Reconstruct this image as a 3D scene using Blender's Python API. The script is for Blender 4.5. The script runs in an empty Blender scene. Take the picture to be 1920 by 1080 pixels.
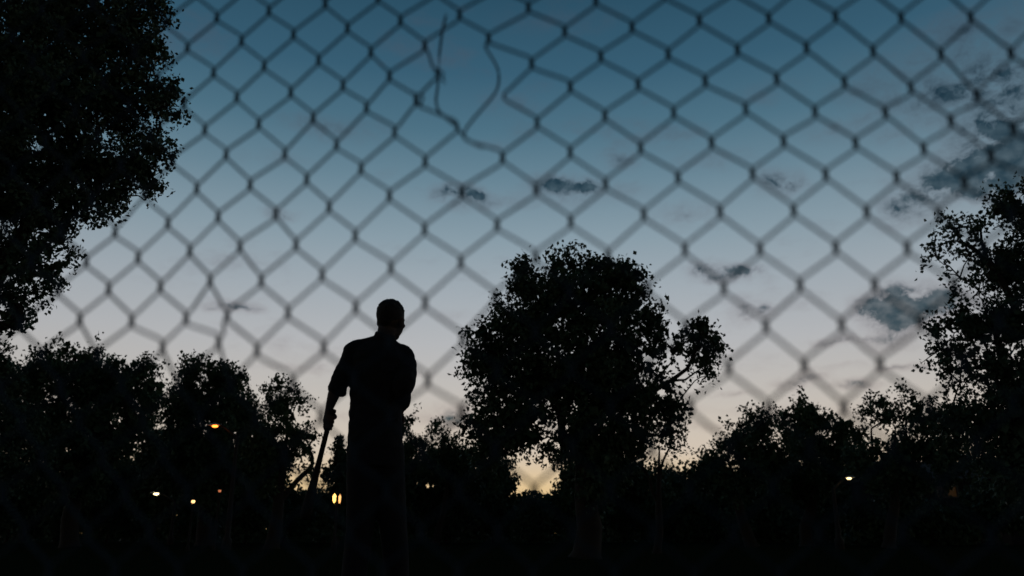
import bpy, bmesh, math, random
import numpy as np
from mathutils import Vector, Matrix

random.seed(7)
rng = np.random.default_rng(11)
scene = bpy.context.scene
COL = scene.collection

# ------------------------------------------------------------------ camera
FPX = 1500.0                       # focal length in pixels of a 1920 wide frame
PITCH = math.atan((1000 - 540) / FPX)
CAM_H = 0.45
cam_data = bpy.data.cameras.new('camera')
cam = bpy.data.objects.new('camera', cam_data)
COL.objects.link(cam)
cam.location = (0, 0, CAM_H)
cam.rotation_euler = (math.pi / 2 + PITCH, 0, 0)
cam_data.sensor_width = 36
cam_data.lens = 36 * FPX / 1920
cam_data.clip_start = 0.05
cam_data.clip_end = 5000
cam_data.dof.use_dof = True
cam_data.dof.focus_distance = 6.5
cam_data.dof.aperture_fstop = 1.95
cam_data.dof.aperture_ratio = 1.35
scene.camera = cam
scene.render.resolution_x, scene.render.resolution_y = 1024, 576
scene.render.engine = 'CYCLES'
scene.cycles.use_denoising = True
scene.cycles.max_bounces = 5
scene.cycles.transparent_max_bounces = 4
scene.view_settings.view_transform = 'Standard'
scene.view_settings.look = 'None'
scene.view_settings.exposure = 0
scene.view_settings.gamma = 1
scene.view_settings.use_curve_mapping = False

CT, ST = math.cos(PITCH), math.sin(PITCH)


def ray(px, py):
    """world direction (y = 1) of a point seen at px, py of the 1920x1080 photograph"""
    x, u = (px - 960) / FPX, (540 - py) / FPX
    d = Vector((x, CT - u * ST, ST + u * CT))
    return d / d.y


def at(px, py, Y, dy=0.0):
    d = ray(px, py)
    return Vector((d.x * Y, Y + dy, CAM_H + d.z * Y))


def px_size(Y, py=540):
    d = ray(960, py) * Y
    zc = d.y * CT + d.z * ST
    return zc / FPX


# ------------------------------------------------------------------ node helpers
def lin(r, g, b):
    f = lambda c: (c / 255 / 12.92) if c / 255 <= 0.04045 else ((c / 255 + 0.055) / 1.055) ** 2.4
    return (f(r), f(g), f(b), 1)


class NT:
    def __init__(s, tree):
        s.t, s.n, s.l = tree, tree.nodes, tree.links

    def new(s, kind, **kw):
        n = s.n.new(kind)
        for k, v in kw.items():
            setattr(n, k, v)
        return n

    def put(s, sock, v):
        if hasattr(v, 'node') or isinstance(v, bpy.types.NodeSocket):
            s.l.new(v, sock)
        else:
            sock.default_value = v

    def math(s, op, a, b=None, c=None, clamp=False):
        n = s.new('ShaderNodeMath', operation=op, use_clamp=clamp)
        s.put(n.inputs[0], a)
        if b is not None: s.put(n.inputs[1], b)
        if c is not None: s.put(n.inputs[2], c)
        return n.outputs[0]

    def vmath(s, op, a, b=None, c=None):
        n = s.new('ShaderNodeVectorMath', operation=op)
        s.put(n.inputs[0], a)
        if b is not None: s.put(n.inputs[1], b)
        if c is not None: s.put(n.inputs[2], c)
        return n.outputs['Value' if op in ('DOT_PRODUCT', 'LENGTH') else 'Vector']

    def mixc(s, fac, a, b, blend='MIX'):
        n = s.new('ShaderNodeMix', data_type='RGBA', blend_type=blend)
        s.put(n.inputs[0], fac); s.put(n.inputs[6], a); s.put(n.inputs[7], b)
        return n.outputs[2]

    def ramp(s, fac, stops, interp='LINEAR'):
        n = s.new('ShaderNodeValToRGB')
        e = n.color_ramp.elements
        n.color_ramp.interpolation = interp
        while len(e) < len(stops): e.new(0.5)
        for i, (p, c) in enumerate(stops):
            e[i].position = p; e[i].color = c
        s.put(n.inputs[0], fac)
        return n.outputs[0]

    def noise(s, vec, scale, detail=4, rough=0.55, out='Fac'):
        n = s.new('ShaderNodeTexNoise')
        n.inputs['Scale'].default_value = scale
        n.inputs['Detail'].default_value = detail
        n.inputs['Roughness'].default_value = rough
        s.put(n.inputs['Vector'], vec)
        return n.outputs[out]


# ------------------------------------------------------------------ world: the sky after sunset
world = bpy.data.worlds.new('World')
scene.world = world
world.use_nodes = True
W = NT(world.node_tree)
W.n.clear()
tc = W.new('ShaderNodeTexCoord')
sep = W.new('ShaderNodeSeparateXYZ')
dirn = W.vmath('NORMALIZE', tc.outputs['Generated'])
W.l.new(dirn, sep.inputs[0])
az = W.math('ARCTAN2', sep.outputs[0], sep.outputs[1])
el = W.math('ARCSINE', sep.outputs[2])
el01 = W.math('MULTIPLY', el, 2 / math.pi, clamp=True)
SKY = [(0, (228, 184, 118)), (3, (226, 196, 148)), (5.5, (209, 195, 178)), (9, (195, 189, 182)),
       (13, (180, 182, 185)), (16.7, (161, 171, 179)), (20.5, (136, 156, 168)), (24.5, (105, 134, 150)),
       (28, (78, 114, 133)), (32, (56, 94, 116)), (37, (42, 78, 99)), (60, (18, 46, 66)), (90, (12, 34, 52))]
base = W.ramp(el01, [(d / 90, lin(*c)) for d, c in SKY])
# dims away from where the sun went down
caz = W.math('COSINE', W.math('SUBTRACT', az, 0.03))
fall = W.math('MULTIPLY_ADD', caz, 0.42, 0.58)
base = W.mixc(1.0, base, W.vmath('MULTIPLY', (1, 1, 1), fall) if False else fall, 'MULTIPLY')
# clouds, given by azimuth and elevation
comb = W.new('ShaderNodeCombineXYZ')
W.l.new(az, comb.inputs[0]); W.l.new(el, comb.inputs[1])
P = comb.outputs[0]
wn = W.noise(P, 22, 3, 0.6, 'Color')
P2 = W.vmath('ADD', P, W.vmath('MULTIPLY', W.vmath('SUBTRACT', wn, (0.5, 0.5, 0.5)), (0.034, 0.022, 0)))
CLOUDS = [  # x, y, half width, half height, thickness
    (1690, 574, 42, 29, 2.1), (1752, 573, 46, 17, 1.7), (1626, 572, 20, 13, 1.1), (1690, 612, 30, 20, .6), (1630, 636, 34, 7, .6), (1580, 632, 22, 7, .5), (1655, 605, 40, 20, .2),
    (1545, 641, 28, 7, .6), (1660, 650, 40, 10, .4), (1318, 503, 26, 12, 1.3), (1392, 508, 36, 9, 1.1), (1352, 520, 40, 9, .55),
    (1408, 586, 28, 12, .85), (1392, 604, 20, 8, .3), (1520, 708, 26, 7, .9), (1484, 722, 30, 8, .9), (1610, 722, 34, 7, .8), (1703, 688, 42, 6, .85),
    (1030, 343, 30, 15, 1.2), (1100, 350, 30, 13, 1.05), (1065, 362, 80, 22, .55), (845, 362, 26, 13, 1.1), (888, 364, 26, 12, 1.0), (880, 375, 70, 18, .45), (1170, 355, 50, 14, .3), (990, 250, 40, 16, .3),
    (1165, 296, 30, 15, .85), (1450, 338, 30, 20, .9), (1490, 346, 24, 14, .8), (1690, 395, 42, 28, .8), (1760, 350, 56, 24, .95), (1840, 318, 70, 32, 1.6),
    (1905, 300, 60, 40, 1.8), (1780, 170, 90, 30, .6), (1860, 225, 60, 24, .8), (1640, 160, 60, 22, .42), (1890, 150, 80, 40, .85),
    (1740, 95, 120, 30, .25), (1860, 60, 120, 40, .3), (525, 404, 30, 11, .75), (418, 576, 24, 9, .85), (462, 578, 22, 9, .7), (845, 592, 34, 12, .3),
    (850, 782, 46, 20, .95), (690, 245, 60, 22, .26), (1310, 410, 50, 16, .3), (1230, 245, 60, 20, .2), (1070, 240, 30, 12, .25),
    (920, 268, 30, 9, .35), (1200, 770, 90, 8, .3), (1420, 770, 90, 7, .25), (1320, 800, 60, 7, .35), (690, 780, 90, 8, .3),
    (1680, 250, 60, 18, .25), (300, 60, 120, 24, .3), (600, 235, 60, 16, .34), (520, 300, 70, 14, .25), (960, 200, 70, 18, .3), (1340, 300, 80, 18, .3), (1560, 240, 60, 20, .3), (1260, 395, 60, 14, .32), (1440, 175, 60, 20, .3), (1180, 800, 60, 6, .5), (1350, 740, 60, 5, .4), (1560, 690, 50, 6, .42), (560, 690, 80, 6, .3), (760, 700, 60, 6, .3), (1000, 600, 90, 8, .2), (1050, 40, 120, 22, .25)]
acc = 0.0
for (x, y, rx, ry, s) in CLOUDS:
    d = ray(x, y)
    a0 = math.atan2(d.x, d.y); e0 = math.asin(d.normalized().z)
    ix, iy = FPX / (rx * 1.08), FPX / (ry * 1.12)
    q = W.vmath('MULTIPLY_ADD', P2, (ix, iy, 0), (-a0 * ix, -e0 * iy, 0))
    g = W.math('POWER', 2.718, W.math('MULTIPLY', W.vmath('DOT_PRODUCT', q, q), -1.0))
    acc = W.math('MULTIPLY_ADD', g, s, acc)
# the same kind of thin cloud all over the rest of the sky
nz = W.noise(W.vmath('MULTIPLY', P, (1, 2.6, 1)), 4.5, 5, 0.6)
acc = W.math('ADD', acc, W.math('MULTIPLY', W.math('SUBTRACT', nz, 0.54, clamp=True), 2.4))
fine = W.noise(W.vmath('MULTIPLY', P2, (1, 1.35, 1)), 34, 6, 0.66)
dens = W.new('ShaderNodeMapRange', interpolation_type='LINEAR').outputs[0].node
W.l.new(W.math('MULTIPLY', acc, W.math('MULTIPLY_ADD', fine, 4.0, -1.05)), dens.inputs[0])
dens.inputs[1].default_value = 0.04; dens.inputs[2].default_value = 1.7
dfac = dens.outputs[0]
thin = W.vmath('MULTIPLY_ADD', base, (.50, .44, .44), (.060, .050, .058))
lump = W.noise(W.vmath('MULTIPLY', P, (1, 1.3, 1)), 60, 2, .5)
thick = W.mixc(W.math('MULTIPLY_ADD', lump, 2.4, -.8, clamp=True), W.vmath('MULTIPLY_ADD', base, (.10, .15, .17), (.004, .010, .017)), W.vmath('MULTIPLY_ADD', base, (.34, .36, .36), (.012, .018, .026)))
thin = W.mixc(1.0, thin, W.math('MULTIPLY_ADD', fall, .7, .3), 'MULTIPLY')
ccol = W.mixc(W.math('MULTIPLY', W.math('SUBTRACT', dfac, .16, clamp=True), 1.7, clamp=True), thin, thick)
skyc = W.mixc(W.math('MULTIPLY', dfac, 1.35, clamp=True), base, ccol)
bg = W.new('ShaderNodeBackground')
W.l.new(skyc, bg.inputs[0]); bg.inputs[1].default_value = 1.0
wo = W.new('ShaderNodeOutputWorld')
W.l.new(bg.outputs[0], wo.inputs[0])

# the last of the sun: already down, only a trace of warm light from behind the trees
sd = bpy.data.lights.new('sun', 'SUN')
sd.energy = 0.03; sd.angle = math.radians(6); sd.color = (1, .72, .45)
sun = bpy.data.objects.new('sun', sd); COL.objects.link(sun)
sun.rotation_euler = (math.radians(-88.5), 0, math.radians(-2))


# ------------------------------------------------------------------ materials
def material(name, col, rough=0.8, metal=0.0, var=None, scale=8, bump=0.0, spec=.3):
    m = bpy.data.materials.new(name); m.use_nodes = True
    N = NT(m.node_tree); b = N.n['Principled BSDF']
    b.inputs['Roughness'].default_value = rough
    b.inputs['Metallic'].default_value = metal
    b.inputs['Specular IOR Level'].default_value = spec
    t = N.new('ShaderNodeTexCoord')
    nf = N.noise(t.outputs['Object'], scale, 5, .6)
    c2 = var or tuple(c * .6 for c in col)
    N.l.new(N.mixc(nf, (*c2, 1), (*col, 1)), b.inputs['Base Color'])
    if bump:
        bp = N.new('ShaderNodeBump'); bp.inputs['Strength'].default_value = bump
        bp.inputs['Distance'].default_value = 0.02
        N.l.new(nf, bp.inputs['Height']); N.l.new(bp.outputs[0], b.inputs['Normal'])
    return m


def emitter(name, col, strength, base=.5):
    m = bpy.data.materials.new(name); m.use_nodes = True
    b = m.node_tree.nodes['Principled BSDF']
    b.inputs['Base Color'].default_value = (base, base, base, 1)
    b.inputs['Emission Color'].default_value = (*col, 1)
    b.inputs['Emission Strength'].default_value = strength
    return m


M_WIRE = material('weathered_wire', (.011, .032, .062), .8, 0, (.008, .024, .044), 60, .3)
M_POST = material('galvanised_post', (.25, .26, .27), .45, .8, (.16, .16, .16), 12)
M_BARK = material('bark', (.03, .026, .022), .95, 0, (.016, .013, .011), 14, .8)
M_LEAF = [material('leaf_%s' % n, c, .6, 0, d, 1.3) for n, c, d in (
    ('dark', (.042, .088, .045), (.026, .055, .03)), ('mid', (.05, .098, .044), (.032, .066, .032)), ('blueish', (.04, .085, .052), (.026, .055, .034)))]
for m_ in M_LEAF: m_.node_tree.nodes['Principled BSDF'].inputs['Specular IOR Level'].default_value = .25
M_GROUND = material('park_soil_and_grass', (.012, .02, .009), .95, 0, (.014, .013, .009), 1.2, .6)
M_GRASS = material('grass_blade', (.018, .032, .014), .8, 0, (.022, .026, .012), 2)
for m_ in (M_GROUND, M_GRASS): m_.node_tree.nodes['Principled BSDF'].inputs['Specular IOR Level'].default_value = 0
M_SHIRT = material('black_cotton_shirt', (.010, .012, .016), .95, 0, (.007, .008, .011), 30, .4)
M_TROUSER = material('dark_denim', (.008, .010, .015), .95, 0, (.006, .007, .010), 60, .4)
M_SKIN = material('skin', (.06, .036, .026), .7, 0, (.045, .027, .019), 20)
M_HAIR = material('dark_hair', (.015, .011, .008), .7, 0, (.008, .006, .005), 90, .8)
M_SHOE = material('black_leather', (.012, .012, .012), .5)
M_WOOD = material('bat_wood', (.008, .006, .005), .9, 0, (.006, .005, .004), 30, .2)
M_TAPE = material('grip_tape', (.012, .012, .012), .9)
M_STEEL = material('painted_lamp_steel', (.02, .02, .02), .8, 0, (.014, .014, .014), 6)
M_HEAD = material('lamp_head_enamel', (.45, .45, .42), .5, 0, (.35, .35, .33), 6)
M_BRICKW = material('house_wall_paint', (.018, .018, .02), .95, 0, (.013, .013, .015), 3, .4)
M_ROOF = material('roof_shingle', (.05, .045, .045), .9, 0, (.03, .028, .028), 9, .6)
M_FRAME = material('window_frame_paint', (.08, .08, .08), .6)
M_DARKGLASS = material('dark_glass', (.02, .025, .03), .1)


# ------------------------------------------------------------------ object helpers
def mesh_np(name, verts, faces, mat, parent=None, smooth=False):
    verts = np.asarray(verts, dtype=np.float32); faces = np.asarray(faces, dtype=np.int32)
    me = bpy.data.meshes.new(name)
    k = faces.shape[1]
    me.vertices.add(len(verts)); me.vertices.foreach_set('co', verts.ravel())
    me.loops.add(faces.size); me.loops.foreach_set('vertex_index', faces.ravel())
    me.polygons.add(len(faces))
    me.polygons.foreach_set('loop_start', np.arange(0, faces.size, k, dtype=np.int32))
    me.polygons.foreach_set('use_smooth', np.full(len(faces), smooth))
    me.update(calc_edges=True); me.validate()
    me.materials.append(mat)
    o = bpy.data.objects.new(name, me); COL.objects.link(o)
    if parent: o.parent = parent
    return o


def bm_obj(name, bm, mat, parent=None, smooth=False):
    me = bpy.data.meshes.new(name); bm.to_mesh(me); bm.free()
    me.materials.append(mat)
    if smooth:
        for p in me.polygons: p.use_smooth = True
    o = bpy.data.objects.new(name, me); COL.objects.link(o)
    if parent: o.parent = parent
    return o


def tag(o, label=None, cat=None, group=None, kind=None):
    if label: o['label'] = label
    if cat: o['category'] = cat
    if group: o['group'] = group
    if kind: o['kind'] = kind
    return o


def empty(name, loc, label=None, cat=None, group=None):
    o = bpy.data.objects.new(name, None); COL.objects.link(o)
    o.location = loc; o.empty_display_size = .2
    return tag(o, label, cat, group)


def tube_arrays(pts, radii, sides=6, off=0):
    """open tube along pts; returns vertex list, quad list"""
    pts = np.asarray(pts, float); n = len(pts)
    radii = np.broadcast_to(radii, (n,))
    T = np.gradient(pts, axis=0); T /= np.linalg.norm(T, axis=1)[:, None] + 1e-12
    ref = np.array([0, 0, 1.0]) if abs(T[0][2]) < .9 else np.array([1.0, 0, 0])
    A = np.cross(T, ref); A /= np.linalg.norm(A, axis=1)[:, None] + 1e-12
    B = np.cross(T, A)
    ang = np.arange(sides) * 2 * math.pi / sides
    V = pts[:, None] + radii[:, None, None] * (np.cos(ang)[None, :, None] * A[:, None] + np.sin(ang)[None, :, None] * B[:, None])
    V = V.reshape(-1, 3)
    F = []
    for i in range(n - 1):
        for j in range(sides):
            k = (j + 1) % sides
            F.append((off + i * sides + j, off + i * sides + k, off + (i + 1) * sides + k, off + (i + 1) * sides + j))
    return V, F


class Tubes:
    def __init__(s): s.V, s.F, s.n = [], [], 0
    def add(s, pts, radii, sides=6):
        v, f = tube_arrays(pts, radii, sides, s.n)
        s.V.append(v); s.F += f; s.n += len(v)
    def build(s, name, mat, parent=None, smooth=True, origin=(0, 0, 0)):
        return mesh_np(name, np.concatenate(s.V) - np.array(origin), s.F, mat, parent, smooth)


def bm_box(bm, c, s, rot=None):
    m = Matrix.Translation(c) @ (rot or Matrix.Identity(4)) @ Matrix.Diagonal((*s, 1))
    bmesh.ops.create_cube(bm, size=1, matrix=m)


# ------------------------------------------------------------------ ground
gx = np.concatenate([np.linspace(-1500, -80, 12), np.linspace(-70, 70, 57), np.linspace(80, 1500, 12)])
gy = np.concatenate([np.linspace(-60, -6, 8), np.linspace(-4, 60, 50), np.linspace(70, 2500, 20)])
GX, GY = np.meshgrid(gx, gy)
GZ = 0.03 * np.sin(GX * .7) * np.sin(GY * .53 + 1) * (np.abs(GX) < 75) * (np.abs(GY) < 62) * np.clip((GY - 7) / 5, 0, 1) - 0.03 * np.clip((GY - 7) / 5, 0, 1)
gv = np.stack([GX, GY, GZ], -1).reshape(-1, 3)
w = len(gx)
gf = [(j * w + i, j * w + i + 1, (j + 1) * w + i + 1, (j + 1) * w + i) for j in range(len(gy) - 1) for i in range(w - 1)]
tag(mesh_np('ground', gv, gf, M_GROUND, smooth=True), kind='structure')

n = 26000
gx0 = rng.uniform(-14, 14, n); gy0 = 0.9 + 24 * rng.random(n) ** 1.1
hgt = rng.uniform(.03, .10, n); a = rng.uniform(0, math.pi, n); lx, ly = rng.normal(0, .03, n), rng.normal(0, .03, n)
w2 = .004
b0 = np.stack([gx0 - np.cos(a) * w2, gy0 - np.sin(a) * w2, np.full(n, -.045)], 1)
b1 = np.stack([gx0 + np.cos(a) * w2, gy0 + np.sin(a) * w2, np.full(n, -.045)], 1)
b2 = np.stack([gx0 + lx, gy0 + ly, hgt], 1)
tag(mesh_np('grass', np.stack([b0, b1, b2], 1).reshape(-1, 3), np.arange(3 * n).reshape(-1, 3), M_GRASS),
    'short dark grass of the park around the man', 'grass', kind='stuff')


# ------------------------------------------------------------------ trees
def leaves(centres, size, outdir=None, droop=.3):
    """centres (n,3), size (n,) -> arrays of two-triangle folded leaves"""
    n = len(centres)
    ax = rng.normal(size=(n, 3)); ax[:, 2] -= droop
    if outdir is not None: ax += outdir
    ax /= np.linalg.norm(ax, axis=1)[:, None]
    up = rng.normal(size=(n, 3))
    sd_ = np.cross(ax, up); sd_ /= np.linalg.norm(sd_, axis=1)[:, None] + 1e-9
    nm = np.cross(ax, sd_)
    L = size[:, None]; wv = L * rng.uniform(.26, .42, (n, 1))
    p0 = centres - ax * L * .5; p2 = centres + ax * L * .5
    p1 = centres + sd_ * wv + nm * L * .1 - ax * L * .05; p3 = centres - sd_ * wv + nm * L * .1 - ax * L * .05
    V = np.stack([p0, p1, p2, p3], 1).reshape(-1, 3)
    i = np.arange(n)[:, None] * 4
    F = np.concatenate([i + np.array([[0, 1, 2]]), i + np.array([[0, 2, 3]])], 1).reshape(-1, 3)
    return V, F


def tree(name, label, cat, base_px, Y, lobes, leaf_px=7, dens=1.0, trunk_r=.2, mat=0, group=None, depth=.9, droop=.3, sprayn=13, spread=2.6, base_y=None, fork=.35, twigs=True, limbs=()):
    """lobes: (px, py, radius px, density, y shift in radii) as the crown's masses"""
    Yb = Y if base_y is None else base_y
    bx = ray(base_px, 900).x * Yb
    base = Vector((bx, Yb, -.05))
    root = empty(name, base, label, cat, group)
    C, R, D = [], [], []
    for lb in lobes:
        px, py, r = lb[:3]; dn = lb[3] if len(lb) > 3 else 1.0
        sh = lb[4] if len(lb) > 4 else rng.uniform(-.5, .5)
        k = px_size(Y, py)
        c = at(px, py, Y)
        # keep the line of sight when the mass lies nearer or farther
        f = 1 + sh * r * k / Y
        c = Vector((c.x * f, c.y * f, CAM_H + (c.z - CAM_H) * f))
        C.append(np.array(c)); R.append(r * k * f); D.append(dn)
    kk = px_size(Y, 600)
    lsz = leaf_px * kk
    cen, siz, out = [], [], []
    tw = Tubes()
    spr_all = []
    for c, r, dn in zip(C, R, D):
        rp = r / kk
        nspr = int(max(6, dens * dn * 3.1 * (rp ** 2) * math.pi / (leaf_px ** 2 * .42) / sprayn * 1.15))
        d = rng.normal(size=(nspr, 3)); d /= np.linalg.norm(d, axis=1)[:, None]
        # lumpy radius
        ph = rng.uniform(0, 6.28, 3)
        lump = 1 + .13 * np.sin(3.1 * d[:, 0] * 2 + ph[0]) * np.sin(3.3 * d[:, 2] * 2 + ph[1]) + rng.normal(0, .07, nspr)
        rad = r * .86 * lump * rng.random(nspr) ** .42
        p = c + d * rad[:, None] * np.array([1, depth, 1])
        # most twigs gather in tufts, which gives the outline its bumps and gaps
        nsub = int(max(5, (rp / 15) ** 2 * 1.15))
        ds = rng.normal(size=(nsub, 3)); ds /= np.linalg.norm(ds, axis=1)[:, None]
        sub = c + ds * (r * rng.uniform(.3, 1.12, nsub) ** .8)[:, None]
        pick = rng.integers(0, nsub, nspr)
        tuft = rng.random(nspr) < .84
        off = rng.normal(size=(nspr, 3)) * kk * leaf_px * 1.0
        p[tuft] = (sub[pick] + off)[tuft]
        spr_all.append(p[rng.random(nspr) < .25])
        # sprays
        axis = d * .8 + rng.normal(size=(nspr, 3)) * .6 + np.array([0, 0, -droop])
        axis /= np.linalg.norm(axis, axis=1)[:, None]
        t = rng.uniform(-.5, 1, (nspr, sprayn))[..., None] * lsz * spread * .85
        q = p[:, None] + axis[:, None] * t + rng.normal(0, lsz * .6, (nspr, sprayn, 3))
        cen.append(q.reshape(-1, 3)); siz.append(lsz * rng.uniform(.65, 1.25, nspr * sprayn))
        out.append(np.repeat(axis * .7, sprayn, 0))
        # inner mass of bigger clustered foliage
        ni = int(dens * dn * 1.6 * (rp ** 2) / (leaf_px ** 2))
        if ni and dn > .6:
            d = rng.normal(size=(ni, 3)); d /= np.linalg.norm(d, axis=1)[:, None]
            p2 = c + d * (r * .74 * rng.random(ni) ** .5)[:, None]
            cen.append(p2); siz.append(lsz * rng.uniform(1.5, 2.8, ni)); out.append(np.zeros((ni, 3)))
    V, F = leaves(np.concatenate(cen), np.concatenate(siz), np.concatenate(out), droop)
    V = V[:]  # world
    V[:, 2] = np.maximum(V[:, 2], .01)
    mesh_np('crown', V - np.array(base), F, M_LEAF[mat], root)
    # trunk and limbs
    tr = Tubes()
    top = np.mean([c for c in C], axis=0)
    H = top[2]
    b = np.array(base)
    fk = b + (top - b) * np.array([.5, .5, fork])
    m1 = (b + fk) / 2 + np.array([rng.normal(0, .02) * H, 0, 0])
    tr.add([b, b * .8 + m1 * .2, m1, fk, fk * .5 + top * .5, top], np.array([1.35, 1.05, .95, .8, .5, .12]) * trunk_r, 10)
    order = sorted(range(len(C)), key=lambda q: np.linalg.norm(C[q] - fk))
    nodes = [(fk, .62, b)]
    for q in order:
        c, r = C[q], R[q]
        # join the nearest branch point that leads this way
        best = min(nodes, key=lambda nd: np.linalg.norm(c - nd[0]) + .35 * np.linalg.norm(nd[0] - fk))
        s0, rr0, prev = best
        L_ = np.linalg.norm(c - s0)
        back = (s0 - prev); back = back / (np.linalg.norm(back) + 1e-9)
        mid = (s0 + c) / 2 + back * L_ * .12 + rng.normal(0, .06 * L_, 3)
        m2 = (mid + c) / 2 + rng.normal(0, .05 * L_, 3)
        rr1 = rr0 * .62
        tr.add([s0, (s0 + mid) / 2 + rng.normal(0, .02 * L_, 3), mid, m2, c], np.array([rr0 * .8, rr0 * .72, rr0 * .66, rr1, rr1 * .7]) * trunk_r, 6)
        nodes.append((c, max(rr1, .07), s0))
    for pl_, w_ in limbs:
        pp = [np.array(at(x, y, Y)) for x, y in pl_]
        tr.add([pp[0]] + [q for q in pp[1:]], np.linspace(w_, w_ * .35, len(pp)) * kk, 7)
    if twigs:
        for (c, r, sp) in zip(C, R, spr_all):
            for p in sp[:60]:
                mid = c * .45 + p * .55 + rng.normal(0, .06 * r, 3)
                rr = max(.004, trunk_r * .05)
                tr.add([c, mid, p], [rr * 1.5, rr, rr * .35], 3)
    tr.build('trunk', M_BARK, root, origin=base)
    return root


# the big tree in the middle
tree('broadleaf_tree', 'big broad leafy tree in the middle, with a tuft sticking out at right', 'tree', 1095, 17, [
    (1060, 508, 34), (1118, 504, 36), (1168, 514, 38), (985, 498, 26, 1), (1000, 535, 44, 1), (1100, 560, 85, 1.2), (1170, 575, 62, 1.1), (1030, 565, 65), (968, 538, 24, 1), (1192, 530, 30), (950, 680, 60, 1),
    (1215, 600, 36), (945, 600, 42), (912, 628, 32), (985, 630, 70, 1.1), (1100, 660, 110, 1.2), (1200, 665, 62), (895, 664, 22, .8), (925, 680, 52),
    (1240, 640, 26, .7), (1010, 730, 90, 1.1), (1130, 760, 100, 1.2), (925, 750, 46), (1215, 745, 62), (1262, 770, 36, .8), (890, 800, 34), (940, 815, 44),
    (1090, 830, 52, 1.3), (1130, 860, 66, 1.3), (1180, 830, 48), (985, 785, 50), (955, 815, 46, 1.1), (1015, 825, 30, .9), (915, 850, 40, 1.2), (1115, 900, 50, 1.2), (892, 690, 24, .8), (1262, 655, 20, .7), (1250, 810, 26, .7),
    (1316, 630, 36, 1.1), (1306, 608, 20, 1), (1336, 650, 24, 1), (1316, 675, 32, .8), (1325, 705, 20, .3)],
    limbs=[([(1140, 800), (1180, 762), (1216, 737), (1258, 714), (1290, 690), (1303, 660), (1318, 622)], 6), ([(1255, 714), (1285, 712), (1315, 690)], 3), ([(1216, 737), (1240, 700), (1262, 676)], 3), ([(1060, 860), (1050, 780), (1030, 700), (1000, 640), (985, 590)], 8), ([(1030, 700), (960, 680), (905, 650)], 5)],
    leaf_px=9, dens=1.0, trunk_r=.28, mat=0, fork=.3)
# small thin tree right of it
tree('young_tree', 'small thin tree with a sparse see-through crown right under the big middle tree', 'tree', 1225, 21, [
    (1235, 800, 40, .45), (1262, 830, 28, .35), (1205, 835, 32, .45), (1245, 860, 24, .28), (1190, 870, 22, .6), (1280, 815, 18, .3)],
    leaf_px=6.5, trunk_r=.10, mat=1, fork=.45)
# overhanging tree, left
tree('overhanging_tree', 'near tall tree filling the top left corner with hanging leafy boughs', 'tree', -330, 9.5, [
    (90, 190, 150, 1.2), (215, 190, 85, 1.1), (275, 165, 42, .8), (306, 200, 42, .8), (322, 165, 24, .7), (290, 275, 36, .8), (255, 310, 52), (280, 330, 26, .7), (270, 375, 26, .6), (215, 370, 38, .7), (165, 320, 85, 1.1),
    (60, 370, 100, 1.2), (155, 385, 38, .8), (195, 392, 26, .6), (100, 440, 46, 1), (98, 505, 34, .8), (55, 490, 52), (20, 560, 46), (65, 550, 22, .5), (15, 610, 30, .8), (40, 590, 16, .5),
    (120, 60, 140, 1.1), (240, 60, 80, 1), (285, 100, 36, .8), (290, 20, 40, .8), (-60, 120, 170, 1.1), (-70, 320, 150, 1.1), (-60, 500, 100, 1), (-180, 240, 160, .8), (60, -80, 150, .8), (230, -60, 90, .7)],
    leaf_px=9.5, dens=1.0, trunk_r=.2, mat=2, droop=.5, fork=.5)
# right edge tree
tree('tall_edge_tree', 'tall dark tree along the right border with layered ragged branches', 'tree', 1960, 14, [
    (1925, 400, 58, 1.1), (1880, 390, 34, .8), (1835, 420, 32, .6), (1785, 430, 34, .55), (1752, 462, 24, .5), (1760, 488, 20, .6), (1820, 480, 34, .5), (1858, 500, 36, .8), (1800, 520, 26, .5), (1835, 545, 28, .5), (1905, 510, 60, 1.2),
    (1800, 600, 40, .8), (1760, 620, 26, .7), (1850, 610, 50, 1), (1910, 600, 62, 1.2), (1765, 655, 26, .6), (1800, 660, 42, .7), (1760, 690, 26, .5), (1800, 715, 36, .6), (1870, 690, 50, .9), (1920, 700, 70, 1.2),
    (1900, 790, 80, 1.2), (1840, 800, 60, 1.1), (1790, 790, 50, 1), (1900, 880, 70, 1.2), (2010, 450, 90), (2020, 600, 100), (2020, 760, 110), (1990, 370, 60)],
    limbs=[([(1915, 600), (1880, 530), (1852, 488), (1820, 462), (1785, 448), (1760, 462)], 7), ([(1852, 488), (1840, 450), (1838, 412)], 4), ([(1900, 720), (1850, 690), (1800, 690), (1765, 700)], 5)],
    leaf_px=9, dens=1.0, trunk_r=.24, mat=2, fork=.25)
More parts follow.
